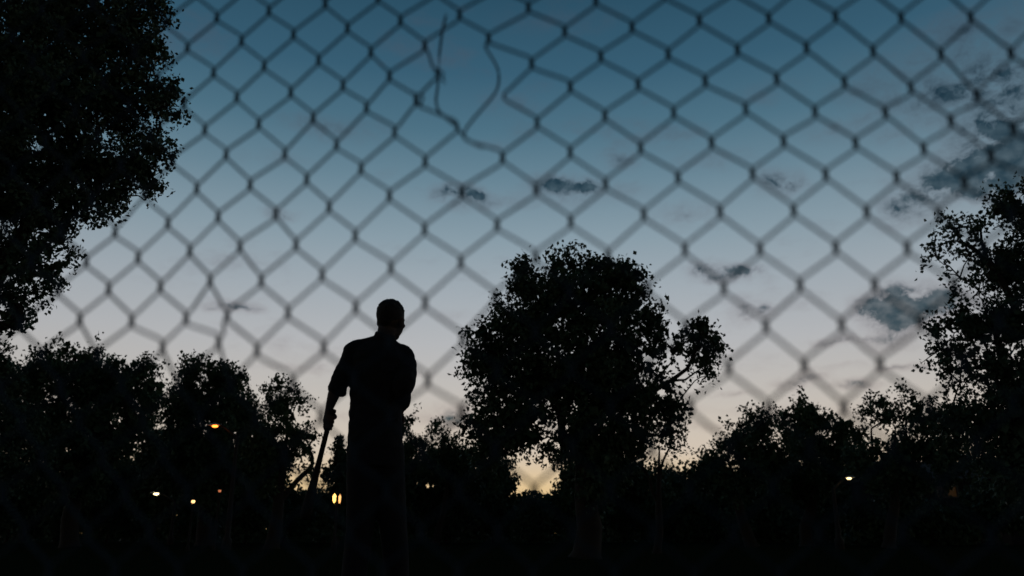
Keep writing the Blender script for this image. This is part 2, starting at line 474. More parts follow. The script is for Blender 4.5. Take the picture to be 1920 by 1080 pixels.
# treeline, left to right
G = 'trees in the dark row at the far side of the park'
tree('rounded_tree', 'wide dome-topped dark tree at lower left under the hanging boughs', 'tree', 150, 30, [
    (145, 690, 52), (85, 700, 48), (205, 705, 52), (255, 705, 42), (285, 735, 34), (40, 720, 50), (150, 760, 90, 1.2), (60, 800, 80, 1.2), (240, 800, 80, 1.2), (150, 860, 90, 1.2), (275, 690, 20, .7), (125, 655, 20, .7)],
    leaf_px=7, dens=1.25, trunk_r=.3, mat=0, group=G)
tree('shadowy_tree', 'dark tree cut by the left photo border below the hanging boughs', 'tree', -20, 26, [
    (0, 700, 50), (-30, 760, 80, 1.1), (20, 820, 70, 1.2), (-60, 650, 60), (-40, 880, 90, 1.2)], leaf_px=6.5, trunk_r=.25, mat=2, group=G)
tree('twin_topped_tree', 'dark tree with a notched double top behind the orange street lamp', 'tree', 395, 34, [
    (350, 712, 34), (395, 705, 34, .8), (428, 712, 30, .8), (385, 750, 60, 1.2), (440, 755, 42), (345, 770, 50, 1.2), (410, 820, 80, 1.3), (330, 840, 60, 1.3), (465, 800, 42), (470, 860, 50, 1.2), (385, 890, 70, 1.3), (375, 683, 14, .7), (410, 682, 14, .7)],
    leaf_px=7, dens=1.25, trunk_r=.3, mat=0, group=G)
tree('stepped_tree', 'narrower dark tree with a stepped right side, left of the man', 'tree', 520, 27, [
    (524, 722, 12, 1), (510, 730, 11, .9), (549, 732, 11, .9), (532, 768, 30, 1.3), (512, 760, 18, 1), (560, 756, 10, .9), (556, 822, 28, 1.2), (500, 830, 50, 1.2), (575, 842, 18, 1), (535, 862, 36, 1.1), (500, 900, 40, 1.1), (588, 824, 9, .7), (582, 882, 12, .9)],
    leaf_px=7, dens=1.25, trunk_r=.22, mat=1, group=G)
tree('low_tree', 'low dark tree behind the man, its edge showing beside his waist', 'tree', 735, 38, [
    (765, 790, 16, .7), (745, 800, 28, 1), (700, 850, 46, 1.2), (775, 845, 36, 1.2), (672, 838, 20, .7), (750, 880, 40, 1.2), (690, 890, 34, 1.2), (640, 868, 24, 1.2), (614, 888, 20, 1.2)], leaf_px=5.5, trunk_r=.2, mat=0, group=G)
tree('bushy_tree', 'little round-headed tree poking up between the man and the big tree', 'tree', 820, 40, [
    (820, 797, 15, .8), (812, 812, 12, .8), (835, 812, 12, .6), (825, 850, 36, 1.2), (800, 875, 40, 1.2), (858, 862, 36, 1.2), (895, 872, 40, 1.3), (935, 885, 34, 1.3), (845, 890, 36, 1.2)],
    leaf_px=5.5, trunk_r=.18, mat=1, group=G)
tree('sloping_tree', 'dark tree whose top slopes down toward the big middle tree', 'tree', 1400, 30, [
    (1352, 838, 20, .8), (1385, 815, 26, .8), (1425, 800, 34, .9), (1400, 850, 50, 1.2), (1340, 870, 34, 1.2), (1310, 885, 28, 1.2), (1450, 860, 50, 1.2), (1290, 905, 24, 1.1), (1350, 905, 40, 1.2), (1265, 912, 18, 1), (1442, 770, 14, .5)],
    leaf_px=7, dens=1.25, trunk_r=.22, mat=0, group=G)
tree('peaked_tree', 'dark tree with a small spike on top, second clump in from the right treeline slope', 'tree', 1500, 33, [
    (1500, 778, 32), (1468, 790, 24), (1502, 750, 9, .9), (1522, 770, 20, .8), (1540, 800, 30), (1580, 802, 26), (1500, 840, 55, 1.2), (1570, 850, 50, 1.2), (1530, 900, 55, 1.2), (1450, 900, 50, 1.2), (1610, 815, 22)],
    leaf_px=7, dens=1.25, trunk_r=.24, mat=1, group=G)
tree('airy_tree', 'loose see-through tree between the spiked tree and the right border tree', 'tree', 1650, 28, [
    (1648, 755, 20, .7), (1632, 775, 20, .55), (1662, 780, 24, .7), (1695, 748, 18, .6), (1722, 760, 24, .8), (1700, 785, 26, .6), (1740, 790, 34, 1), (1700, 840, 44, 1.2), (1640, 850, 42, 1.2), (1610, 865, 30, 1.1), (1680, 890, 60, 1.2), (1615, 780, 12, .4), (1780, 850, 60, 1.2)],
    leaf_px=7, dens=1.25, trunk_r=.2, mat=0, group=G)


def conifer(name, label, px, top_py, Y, half_px, group=None):
    b = Vector((ray(px, 900).x * Y, Y, -.05))
    tp = at(px, top_py, Y)
    root = empty(name, b, label, 'tree', group)
    H = tp.z - b.z; rw = half_px * px_size(Y, 850)
    tr = Tubes(); tr.add([b, b.lerp(tp, .5), tp], [.13, .08, .01], 8)
    cen, siz, ax = [], [], []
    z = .12 * H
    while z < H * .99:
        f = z / H; L = rw * (1.02 - f) + .05
        for k in range(7):
            a = rng.uniform(0, 6.28); d = np.array([math.cos(a), math.sin(a), -.12])
            s = np.array(b.lerp(tp, f)); ll = L * rng.uniform(.7, 1.15)
            tr.add([s, s + d * ll * .6, s + d * ll + np.array([0, 0, .03])], [.025, .015, .004], 4)
            m = int(34 * ll / rw) + 6
            t = rng.random(m) ** .7
            cen.append(s + d * ll * t[:, None] + rng.normal(0, .07, (m, 3)) * np.array([1, 1, .45])); siz.append(rng.uniform(.12, .24, m)); ax.append(np.repeat([d * 1.2], m, 0))
        z += H * .035
    V, F = leaves(np.concatenate(cen), np.concatenate(siz), np.concatenate(ax), .1)
    mesh_np('crown', V - np.array(b), F, M_LEAF[2], root)
    tr.build('trunk', M_BARK, root, origin=b)


conifer('conifer', 'short spruce with flat tiers of branches just left of the man at his hip', 638, 812, 34, 50)

# shrubs closing the foot of the tree row
SH = 'shrubs along the foot of the dark tree row'
shr = [(30, 930, 60), (120, 935, 62), (215, 930, 60), (300, 905, 50), (392, 940, 58), (470, 930, 50), (540, 940, 40), (615, 948, 42), (680, 925, 46), (760, 925, 50), (840, 935, 55),
       (925, 940, 50), (1010, 956, 42), (1085, 940, 52), (1165, 930, 60), (1250, 950, 55), (1340, 945, 58), (1430, 950, 60), (1520, 945, 60), (1610, 950, 58), (1700, 945, 60), (1800, 945, 66), (1890, 940, 66)]
marks = ['under the hanging boughs by the left border', 'under the dome-topped tree, left half', 'under the dome-topped tree, right half', 'between the dome-topped tree and the orange lamp', 'straight below the orange street lamp',
         'right of the orange street lamp', 'below the stepped tree', 'where the bat points, left of the man', 'behind the left leg of the man', 'just right of the man', 'below the little round-headed tree', 'left of the yellow sky gap',
         'right beneath the yellow sky gap', 'at the foot of the big middle tree', 'right of the foot of the big middle tree', 'below the sparse young tree', 'left end of the right tree slope', 'below the right tree slope', 'below the spiked tree',
         'below the bright white lamp at right', 'below the airy tree', 'left of the dim amber window', 'right of the dim amber window']
for (x, y, r), mk in zip(shr, marks):
    Y = rng.uniform(40, 46)
    k = px_size(Y, 930)
    tree('shrub', 'low black shrub ' + mk, 'shrub', x, Y, [(x, y, r * .72, 1.3)] + ([] if min(abs(x - 580), abs(x - 1015)) < 62 else [(x - r * .3, y - 40, r * .7, 1.3), (x + r * .45, y - 34, r * .62, 1.3)]) + [ (x - r * .55, y + 14, r * .6, 1.3), (x + r * .55, y + 12, r * .6, 1.3), (x, y + 40, r * .8, 1.2)],
         leaf_px=7.5, dens=1.7, trunk_r=.08, mat=int(rng.integers(0, 3)), group=SH, fork=.2, twigs=False)

for (x, y, r), mk in zip([(1690, 955, 46), (1850, 955, 48), (1640, 985, 40), (1775, 985, 44)],
                         ['at the left corner of the dark house', 'at the right end of the dark house', 'in front, well left of the dark house', 'in front below the amber window']):
    tree('shrub', 'low black shrub ' + mk, 'shrub', x, 33, [(x, y, r, 1.6), (x - r * .5, y + 20, r * .7, 1.4), (x + r * .5, y + 22, r * .7, 1.4)],
         leaf_px=8, dens=1.5, trunk_r=.08, mat=0, group=SH, fork=.2, twigs=False)

# distant ridge of woods that reads as one mass
xs = np.linspace(-160, 160, 2600)
cen = []
for i in range(110000):
    x = random.uniform(-90, 90); top = 3.5 + .5 * math.sin(x * .11) ** 2 + .3 * math.sin(x * .37 + 1) ** 2 + random.gauss(0, .18)
    if i % 3 == 0: top = 1.9
    cen.append((x, 74 + random.uniform(-2, 2), max(.1, top * random.random() ** .75)))
V, F = leaves(np.array(cen), rng.uniform(.3, .55, len(cen)))
V[:, 2] = np.maximum(V[:, 2], .01)
tag(mesh_np('woods', V, F, M_LEAF[0]), 'low black woods along the horizon behind everything', 'woods', kind='stuff')


# ------------------------------------------------------------------ lamps
def lathe(prof, seg=16):
    bm = bmesh.new(); rings = []
    for r, z in prof:
        rings.append([bm.verts.new((r * math.cos(2 * math.pi * k / seg), r * math.sin(2 * math.pi * k / seg), z)) for k in range(seg)])
    for a_, b_ in zip(rings, rings[1:]):
        for k in range(seg):
            bm.faces.new((a_[k], a_[(k + 1) % seg], b_[(k + 1) % seg], b_[k]))
    bm.faces.new(list(reversed(rings[0]))); bm.faces.new(rings[-1])
    return bm


def street_lamp(px, py, Y, armpx, label, col, strength, energy, bulb=.16, group='street lamps burning in the dark park'):
    L = at(px, py, Y); sgn = 1 if armpx > px else -1
    k = px_size(Y, py)
    arm = abs(armpx - px) * k
    bx = L.x + sgn * arm
    root = empty('street_lamp', (bx, Y, 0), label, 'street lamp', group)
    h = L.z
    bm = lathe([(.14, -.05), (.14, .25), (.085, .35), (.06, h * .6), (.05, h - .35), (.045, h - .3)], 14)
    bm_obj('pole', bm, M_STEEL, root, True)
    t = Tubes()
    t.add([(0, 0, h - .36), (-sgn * arm * .15, 0, h - .27), (-sgn * arm * .5, 0, h - .08), (-sgn * (arm - .1), 0, h + .08)], [.04, .038, .034, .03], 10)
    t.build('arm', M_STEEL, root)
    bm = bmesh.new()
    bmesh.ops.create_uvsphere(bm, u_segments=16, v_segments=10, radius=1)
    bmesh.ops.delete(bm, geom=[v for v in bm.verts if v.co.z < -.05], context='VERTS')
    bmesh.ops.transform(bm, matrix=Matrix.Translation((-sgn * (arm + bulb * .4), 0, h + bulb * .35)) @ Matrix.Diagonal((2.4 * bulb + .03, 1.4 * bulb, bulb, 1)), verts=bm.verts)
    bm_obj('lamp_head', bm, M_HEAD, root, True)
    bm = bmesh.new()
    bmesh.ops.create_uvsphere(bm, u_segments=14, v_segments=10, radius=1, matrix=Matrix.Translation((-sgn * arm, 0, h)) @ Matrix.Diagonal((bulb * 1.35, bulb, bulb * .62, 1)))
    bm_obj('bulb', bm, emitter('lamp_glow', col, strength), root, True)
    if energy:
        ld = bpy.data.lights.new('lamp_light', 'POINT'); ld.energy = energy; ld.color = col; ld.shadow_soft_size = .12
        lo = bpy.data.objects.new('lamp_light', ld); COL.objects.link(lo); lo.parent = root
        lo.location = (-sgn * arm + (sgn * .35), -.1, h - .16)
    return root


street_lamp(403, 799, 25, 447, 'orange glowing street lamp with its arm lit, left of the man', (1, .22, .03), 4.5, .35, .07)
street_lamp(293, 926, 38, 330, 'pale white lamp shining low at left, below the orange lamp', (1, .78, .42), 5, .2, .09)


def path_light(px, py, Y, r_, label, col, st):
    p = at(px, py, Y)
    root = empty('path_light', (p.x, Y, 0), label, 'path light', 'lights burning low beside the path')
    bm_obj('pole', lathe([(.05, -.05), (.05, .1), (.03, .14), (.028, p.z - r_ * 1.2), (.04, p.z - r_ * 1.1)], 12), M_STEEL, root, True)
    bm = lathe([(r_ * .5, -r_), (r_ * .95, -r_ * .4), (r_, .1 * r_), (r_ * .8, r_ * .5)], 14)
    bmesh.ops.translate(bm, vec=(0, 0, p.z), verts=bm.verts); bm_obj('lantern', bm, emitter('path_glow', col, st), root, True)
    bm = lathe([(r_ * 1.2, r_ * .5), (r_ * 1.15, r_ * .7), (r_ * .3, r_ * 1.1)], 14)
    bmesh.ops.translate(bm, vec=(0, 0, p.z), verts=bm.verts); bm_obj('cap', bm, M_STEEL, root, True)


path_light(362, 940, 24, .055, 'warm amber light right of the low white lamp at the very bottom', (1, .55, .2), 4)
path_light(412, 920, 24, .045, 'faint tiny reddish light below the orange street lamp', (1, .28, .1), .5)
street_lamp(1592, 897, 26, 1560, 'single bright whitish lamp low on the right side', (1, .72, .34), 5, .15, .06)

# twin yellow lantern post by the man
Yt = 24
La, Lb = at(627, 934, Yt), at(637, 935, Yt)
mx = (La.x + Lb.x) / 2
rt = empty('twin_lantern_post', (mx, Yt, 0), 'post with two small yellow lanterns side by side at the left foot of the man', 'lamp post')
bm_obj('pole', lathe([(.09, -.05), (.09, .2), (.04, .3), (.035, La.z - .1), (.03, La.z - .05)], 12), M_STEEL, rt, True)
t = Tubes(); t.add([(La.x - mx, 0, La.z + .1), (0, 0, La.z - .06), (Lb.x - mx, 0, La.z + .1)], .02, 8); t.build('crossbar', M_STEEL, rt)
for q, r_, c_, s_ in ((La, .048, (1, .55, .12), 3), (Lb, .032, (1, .45, .14), 1.8)):
    bm = lathe([(.02, -.13), (r_, -.06), (r_ * 1.15, .06), (r_ * .4, .11), (.01, .13)], 10)
    bmesh.ops.translate(bm, vec=(q.x - mx, 0, q.z), verts=bm.verts)
    bm_obj('lantern', bm, emitter('lantern_glow', c_, s_), rt, True)

# house with a dim amber window, right
Yh = 36
Wc = at(1775, 922, Yh)
rh = empty('house', (Wc.x + .8, Yh + 1.2, 0), 'dark low house in the trees at far right with one dim amber window', 'house')
bm = bmesh.new()
hw, hd, hh = 3.2, 2.2, 2.75
ww, wh = .46, .24                     # half window
wx, wz = -.8, Wc.z
# front wall with an opening for the window
y0, y1 = -1.2, -1.0
for (x0, x1, z0, z1) in ((-hw, wx - ww, -.05, hh), (wx + ww, hw, -.05, hh), (wx - ww, wx + ww, -.05, wz - wh), (wx - ww, wx + ww, wz + wh, hh)):
    bm_box(bm, ((x0 + x1) / 2, (y0 + y1) / 2, (z0 + z1) / 2), (x1 - x0, y1 - y0, z1 - z0))
bm_box(bm, (-hw + .1, .9, hh / 2 - .025), (.2, 3.8, hh + .05)); bm_box(bm, (hw - .1, .9, hh / 2 - .025), (.2, 3.8, hh + .05)); bm_box(bm, (0, 2.9, hh / 2 - .025), (2 * hw, .2, hh + .05))
bm_obj('wall', bm, M_BRICKW, rh)
bm = bmesh.new()
ov = .35
v = [bm.verts.new(p) for p in ((-hw - ov, -1.2 - ov, hh - .02), (hw + ov, -1.2 - ov, hh - .02), (hw + ov, 3 + ov, hh - .02), (-hw - ov, 3 + ov, hh - .02), (-hw - ov, .9, hh + .9), (hw + ov, .9, hh + .9))]
for f in ((0, 1, 5, 4), (3, 4, 5, 2), (0, 4, 3), (1, 2, 5), (0, 3, 2, 1)): bm.faces.new([v[i] for i in f])
rf = bm_obj('roof', bm, M_ROOF, rh)
bm = bmesh.new(); bm_box(bm, (1.6, 1.2, hh + .8), (.4, .4, .9)); bm_obj('chimney', bm, M_BRICKW, rf)
bm = bmesh.new()
for (cx, cz, sx, sz) in ((0, wh, 2 * ww + .1, .07), (0, -wh, 2 * ww + .1, .07), (-ww, 0, .07, 2 * wh - .08), (ww, 0, .07, 2 * wh - .08), (0, 0, .04, 2 * wh - .08)):
    bm_box(bm, (wx + cx, y0 - .02, wz + cz), (sx, .08, sz))
wf = bm_obj('window', bm, M_FRAME, rh)
for sx in (-1, 1):
    bm = bmesh.new(); bm_box(bm, (wx + sx * ww / 2, y0 + .06, wz), (ww - .04, .02, 2 * wh - .06))
    bm_obj('pane', bm, emitter('lit_window', (1, .48, .15), .014, .01), wf)
bm = bmesh.new(); bm_box(bm, (1.2, y0 - .025, .98), (.9, .05, 2.02)); dr = bm_obj('door', bm, M_ROOF, rh)
bm = bmesh.new(); bm_box(bm, (.85, y0 - .07, 1.0), (.04, .05, .12)); bm_obj('handle', bm, M_STEEL, dr)


# ------------------------------------------------------------------ the man
MY = 4.65


def mp(px, py, dy=0.0):
    v_ = at(px, py, MY)
    return Vector((v_.x, MY + dy, v_.z))


MK = px_size(MY, 700)


def loft(bm, rings, seg=20, cap=True):
    """rings: centre, half width (x), half depth (y), tilt vector ignored"""
    R_ = []
    for c, a_, b_ in rings:
        R_.append([bm.verts.new((c[0] + a_ * math.cos(2 * math.pi * k / seg), c[1] + b_ * math.sin(2 * math.pi * k / seg), c[2])) for k in range(seg)])
    for p_, q_ in zip(R_, R_[1:]):
        for k in range(seg): bm.faces.new((p_[k], p_[(k + 1) % seg], q_[(k + 1) % seg], q_[k]))
    if cap: bm.faces.new(R_[0]); bm.faces.new(R_[-1])


def limb(bm, pts, radii, seg=14, sub=5, flat=1.0):
    """smooth closed tapered tube through pts"""
    P_ = [Vector(p) for p in pts]; out_p, out_r = [], []
    for i in range(len(P_) - 1):
        p0 = P_[max(i - 1, 0)]; p1 = P_[i]; p2 = P_[i + 1]; p3 = P_[min(i + 2, len(P_) - 1)]
        for s_ in range(sub):
            t_ = s_ / sub
            out_p.append(.5 * ((2 * p1) + (p2 - p0) * t_ + (2 * p0 - 5 * p1 + 4 * p2 - p3) * t_ ** 2 + (3 * p1 - p0 - 3 * p2 + p3) * t_ ** 3))
            out_r.append(radii[i] * (1 - t_) + radii[i + 1] * t_)
    out_p.append(P_[-1]); out_r.append(radii[-1])
    # rounded ends
    d0 = (out_p[0] - out_p[1]).normalized(); d1 = (out_p[-1] - out_p[-2]).normalized()
    out_p = [out_p[0] + d0 * out_r[0] * .8] + out_p + [out_p[-1] + d1 * out_r[-1] * .8]
    out_r = [out_r[0] * .45] + out_r + [out_r[-1] * .45]
    V_, F_ = tube_arrays([tuple(p) for p in out_p], np.array(out_r), seg)
    vs = [bm.verts.new(v_) for v_ in V_]
    for f in F_: bm.faces.new([vs[i] for i in f])
    bm.faces.new(vs[:seg][::-1]); bm.faces.new(vs[-seg:])


def ball(bm, c, s_, rot=None, seg=18):
    bmesh.ops.create_uvsphere(bm, u_segments=seg, v_segments=seg * 2 // 3, radius=1, matrix=Matrix.Translation(c) @ (rot or Matrix.Identity(4)) @ Matrix.Diagonal((*s_, 1)))


def solid(name, bm, mat, parent, voxel=.008, smooth=4, origin=Vector((0, 0, 0))):
    bmesh.ops.recalc_face_normals(bm, faces=bm.faces)
    bmesh.ops.translate(bm, vec=-origin, verts=bm.verts)
    o = bm_obj(name, bm, mat, parent)
    m_ = o.modifiers.new('remesh', 'REMESH'); m_.mode = 'VOXEL'; m_.voxel_size = voxel; m_.use_smooth_shade = True
    s_ = o.modifiers.new('smooth', 'SMOOTH'); s_.iterations = smooth; s_.factor = .5
    bpy.context.view_layer.update()
    dg = bpy.context.evaluated_depsgraph_get()
    me = bpy.data.meshes.new_from_object(o.evaluated_get(dg))
    o.modifiers.clear(); old = o.data; o.data = me; bpy.data.meshes.remove(old)
    me.name = name
    if not me.materials: me.materials.append(mat)
    for p in me.polygons: p.use_smooth = True
    return o


hipc = mp(703, 822)
MO = Vector((hipc.x, MY, 0))
man = empty('person', MO, 'man in short sleeves seen from behind, standing beyond the fence with a bat', 'person')

zmap = lambda z_: z_
neck0, neck1 = mp(722, 640), mp(729, 612)
# hands
handc = mp(617, 787, -.03)
Lsh, Lel, Lwr = mp(668, 668, 0), mp(631, 730, -.02), mp(618, 766, -.01)
Rsh, Rel, Rwr = mp(750, 672, 0), mp(766, 727, -.10), mp(744, 768, .12)
hk = [(mp(684, 838), .093), (mp(683, 900, -.01), .085), (mp(676, 985, -.01), .062), (Vector((mp(670, 1000).x, MY + .0, .30)), .058), (Vector((mp(670, 1000).x - .02, MY + .02, .07)), .042)]
hk2 = [(mp(724, 838), .093), (mp(726, 900, .03), .085), (mp(735, 985, .04), .062), (Vector((mp(742, 1000).x, MY + .06, .30)), .058), (Vector((mp(746, 1000).x, MY + .09, .07)), .042)]

HR = Matrix.Rotation(math.radians(-26), 4, 'Z') @ Matrix.Rotation(math.radians(9), 4, 'Y')    # head turned to the right and tipped
HC = mp(733.5, 600, .0)


def hd_(x, y, z):          # head space: +y is the way the face looks
    return HC + HR @ Vector((x, y, z))


def head_shape(bm):
    R4 = HR
    ball(bm, hd_(0, -.012, .02), (.0765, .094, .093), R4, 24)
    ball(bm, hd_(0, .035, -.035), (.060, .062, .072), R4, 20)
    ball(bm, hd_(0, .055, -.088), (.033, .034, .026), R4, 16)      # chin
    ball(bm, hd_(0, .02, -.072), (.054, .062, .04), R4, 16)      # jaw
    ball(bm, hd_(0, .074, .018), (.048, .018, .016), R4, 14)      # brow
    limb(bm, [hd_(0, .085, .01), hd_(0, .105, -.022), hd_(0, .096, -.034)], [.010, .014, .013], 10)
    for s_ in (-1, 1):
        ball(bm, hd_(s_ * .015, .094, -.034), (.010, .010, .008), R4, 10)
        ball(bm, hd_(s_ * .044, .062, -.02), (.020, .018, .016), R4, 10)
        ball(bm, hd_(s_ * .084, -.004, -.014), (.010, .019, .032), R4, 14)   # ear
        ball(bm, hd_(s_ * .0745, -.002, -.035), (.008, .012, .014), R4, 10)
    ball(bm, hd_(0, .090, -.058), (.023, .012, .006), R4, 12)
    ball(bm, hd_(0, .087, -.068), (.020, .012, .007), R4, 12)


bm = bmesh.new()
head_shape(bm)
limb(bm, [mp(720, 650, .01), mp(723, 633, .005), hd_(0, -.025, -.05)], [.062, .056, .054], 18)
# trunk under the clothes
loft(bm, [(mp(704, 835), .135, .095), (mp(704, 800), .13, .085), (mp(706, 765), .125, .085), (mp(709, 725), .14, .095), (mp(712, 690), .150, .100), (mp(714, 668), .145, .085), (mp(717, 650), .08, .06)])
for (a_, b_, c_) in ((Lsh, Lel, Lwr), (Rsh, Rel, Rwr)):
    limb(bm, [a_, a_.lerp(b_, .5), b_], [.050, .046, .038])
    limb(bm, [b_, b_.lerp(c_, .35), c_], [.037, .036, .023])
for L_ in (hk, hk2):
    limb(bm, [p for p, r in L_], [r * .9 for p, r in L_])
# left hand round the bat handle
bat_a, bat_b = mp(622, 782, -.030), mp(577, 1000, -.15)
ba = (bat_b - bat_a).normalized()
side = Vector((0, -1, 0)).cross(ba).normalized()     # towards image left or right
if side.x < 0: side = -side
fw = ba.cross(side).normalized()
palm = bat_a + ba * .02
ball(bm, Lwr.lerp(palm, .55) - side * .008, (.018, .030, .034), None, 14)
limb(bm, [Lwr, Lwr.lerp(palm, .5) - side * .006, palm - side * .016 + ba * .02], [.023, .024, .020], 14)
ball(bm, palm - side * .018 + ba * .028, (.012, .032, .040), None, 14)
for i, (off, ln, rr) in enumerate(((-.014, 1.0, .0098), (.008, 1.06, .0102), (.030, 1.0, .0098), (.050, .86, .0086))):
    c0 = bat_a + ba * (off + .022)
    pts = []
    for ang in (150, 95, 35, -25, -75):
        a_ = math.radians(ang); r_ = .0275 * (1 if ang > -60 else .92)
        pts.append(c0 + (side * math.cos(a_) + fw * math.sin(a_)) * r_ * (.82 if ln > .9 else .78))
    limb(bm, pts, [rr * .98, rr * .95, rr * .9, rr * .86, rr * .78], 8, 3)
c0 = bat_a + ba * .0
limb(bm, [c0 - side * .020 - ba * .022, c0 + side * .006 - fw * .024 - ba * .022, c0 + side * .026 - fw * .012 - ba * .004, c0 + side * .026 + fw * .010 + ba * .010], [.013, .012, .0105, .009], 10, 4)
# right hand at the trouser pocket: palm, four fingers, thumb
rd = (mp(728, 800, .13) - Rwr).normalized()
ball(bm, Rwr + rd * .045, (.036, .018, .044), None, 14)
for i in range(4):
    o_ = Vector((-.026 + .017 * i, 0, 0))
    s0 = Rwr + rd * .075 + o_
    limb(bm, [s0, s0 + rd * .03 + Vector((0, -.004, 0)), s0 + rd * .055 + Vector((0, -.014, 0)), s0 + rd * (.072 - .006 * abs(i - 1.5)) + Vector((0, -.026, 0))], [.0095, .009, .008, .007], 8, 3)
limb(bm, [Rwr + rd * .02 + Vector((.02, 0, 0)), Rwr + rd * .045 + Vector((.046, -.004, 0)), Rwr + rd * .07 + Vector((.05, -.012, 0))], [.013, .011, .009], 8, 3)
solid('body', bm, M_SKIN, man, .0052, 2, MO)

# hair
bm = bmesh.new()
ball(bm, hd_(0, -.018, .030), (.0785, .0955, .0905), HR, 26)
ball(bm, hd_(0, -.048, -.002), (.058, .060, .058), HR, 20)
for i in range(90):
    th_, ph_ = rng.uniform(0, 6.28), rng.uniform(.05, 1.35)
    dv = Vector((math.sin(ph_) * math.cos(th_) * .0775, math.sin(ph_) * math.sin(th_) * .0935, math.cos(ph_) * .089))
    ball(bm, hd_(0, -.018, .030) + HR @ dv, (.010, .010, rng.uniform(.005, .009)), None, 6)
geom = bm.verts[:] + bm.edges[:] + bm.faces[:]
hair = solid('hair', bm, M_HAIR, man, .0055, 1, MO)
# cut the hair away from the face
bm = bmesh.new(); bm.from_mesh(hair.data)
pl = HC - MO + HR @ Vector((0, .052, .035))
nrm = (HR.to_3x3() @ Vector((0, 1, -.62))).normalized()
bmesh.ops.bisect_plane(bm, geom=bm.verts[:] + bm.edges[:] + bm.faces[:], plane_co=pl, plane_no=nrm, clear_outer=True)
bmesh.ops.holes_fill(bm, edges=[e for e in bm.edges if e.is_boundary])
bm.to_mesh(hair.data); bm.free()
# eyes
for s_ in (-1, 1):
    bm = bmesh.new(); ball(bm, hd_(s_ * .031, .078, -.002) - MO, (.011, .011, .011), None, 10)
    bm_obj('eye', bm, M_FRAME, man, True)

# shirt with collar and short sleeves
bm = bmesh.new()
loft(bm, [(mp(704, 842), .157, .118), (mp(704, 815), .155, .112), (mp(704, 785), .152, .105), (mp(705, 750), .152, .108), (mp(708, 715), .160, .118), (mp(711, 690), .168, .122), (mp(712, 672), .172, .118),
          (mp(713, 660), .168, .105), (mp(715, 650), .135, .085), (mp(718, 641), .088, .068), (mp(720, 634), .066, .060)], 28)
limb(bm, [mp(690, 656), mp(668, 656), mp(660, 668), mp(648, 696, -.01), mp(638, 718, -.02), mp(633, 731, -.02)], [.055, .062, .060, .058, .053, .052], 16)
limb(bm, [mp(738, 660), mp(755, 666), mp(762, 682, -.01), mp(764, 702, -.05), mp(762, 722, -.09), mp(758, 735, -.09)], [.055, .062, .060, .062, .062, .058], 16)
limb(bm, [mp(758, 735, -.09), mp(755, 748, -.02), mp(750, 757, .05)], [.054, .048, .044], 14)
# sleeve edges flare a little, folds
limb(bm, [mp(644, 739, -.02), mp(621, 732, -.02)], [.022, .014], 10, 2)
limb(bm, [mp(716, 637), mp(694, 644), mp(668, 653)], [.040, .040, .044], 12)
for (x0, y0_, x1, y1_, r_) in ((672, 700, 690, 760, .012), (740, 700, 728, 770, .012), (748, 790, 720, 805, .012), (766, 735, 757, 742, .030), (767, 708, 772, 716, .03)):
    limb(bm, [mp(x0, y0_, -.10 if r_ < .02 else -.05), mp(x1, y1_, -.095 if r_ < .02 else -.05)], [r_, r_], 8, 2)
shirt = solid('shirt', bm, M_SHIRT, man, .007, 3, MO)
from mathutils import noise as mn
for v_ in shirt.data.vertices:
    q_ = v_.co
    v_.co = q_ + v_.normal * (mn.noise(Vector((q_.x * 14, q_.y * 14, q_.z * 22))) * .0075 + mn.noise(q_ * 45) * .003 + .001)
bm = bmesh.new()
prof = [(mp(719, 640), .068, .062), (mp(721, 631), .064, .058), (mp(722.5, 624), .060, .055)]
seg = 28
for side_r in (0, .005):
    pass
R_ = []
for (c, a_, b_) in [prof[0], prof[1], prof[2], (prof[2][0], .055, .050), (prof[0][0], .060, .055)]:
    R_.append([bm.verts.new(Vector((c[0] + a_ * math.cos(2 * math.pi * k / seg), c[1] + b_ * math.sin(2 * math.pi * k / seg), c[2] - .012 * max(0, math.sin(2 * math.pi * k / seg)))) - MO) for k in range(seg)])
for p_, q_ in zip(R_, R_[1:]):
    for k in range(seg): bm.faces.new((p_[k], p_[(k + 1) % seg], q_[(k + 1) % seg], q_[k]))
bm_obj('collar', bm, M_SHIRT, man, True)
# trousers
bm = bmesh.new()
loft(bm, [(mp(704, 876), .15, .115), (mp(704, 850), .16, .115), (mp(704, 826), .15, .11)], 26)
for L_ in (hk, hk2):
    limb(bm, [p for p, r in L_[:-1]] + [L_[-1][0] + Vector((0, 0, .02))], [L_[0][1] + .012, L_[1][1] + .014, L_[2][1] + .016, L_[3][1] + .014, .066], 18)
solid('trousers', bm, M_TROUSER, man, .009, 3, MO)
for L_ in (hk, hk2):
    an = L_[-1][0]
    bm = bmesh.new()
    ball(bm, Vector((an.x, an.y - .01, .05)), (.043, .055, .052), None, 16)
    limb(bm, [Vector((an.x, an.y - .02, .04)), Vector((an.x, an.y + .08, .038)), Vector((an.x, an.y + .16, .03))], [.042, .044, .030], 14)
    for v_ in bm.verts: v_.co.z = max(v_.co.z, .0)
    solid('shoe', bm, M_SHOE, man, .007, 2, MO)

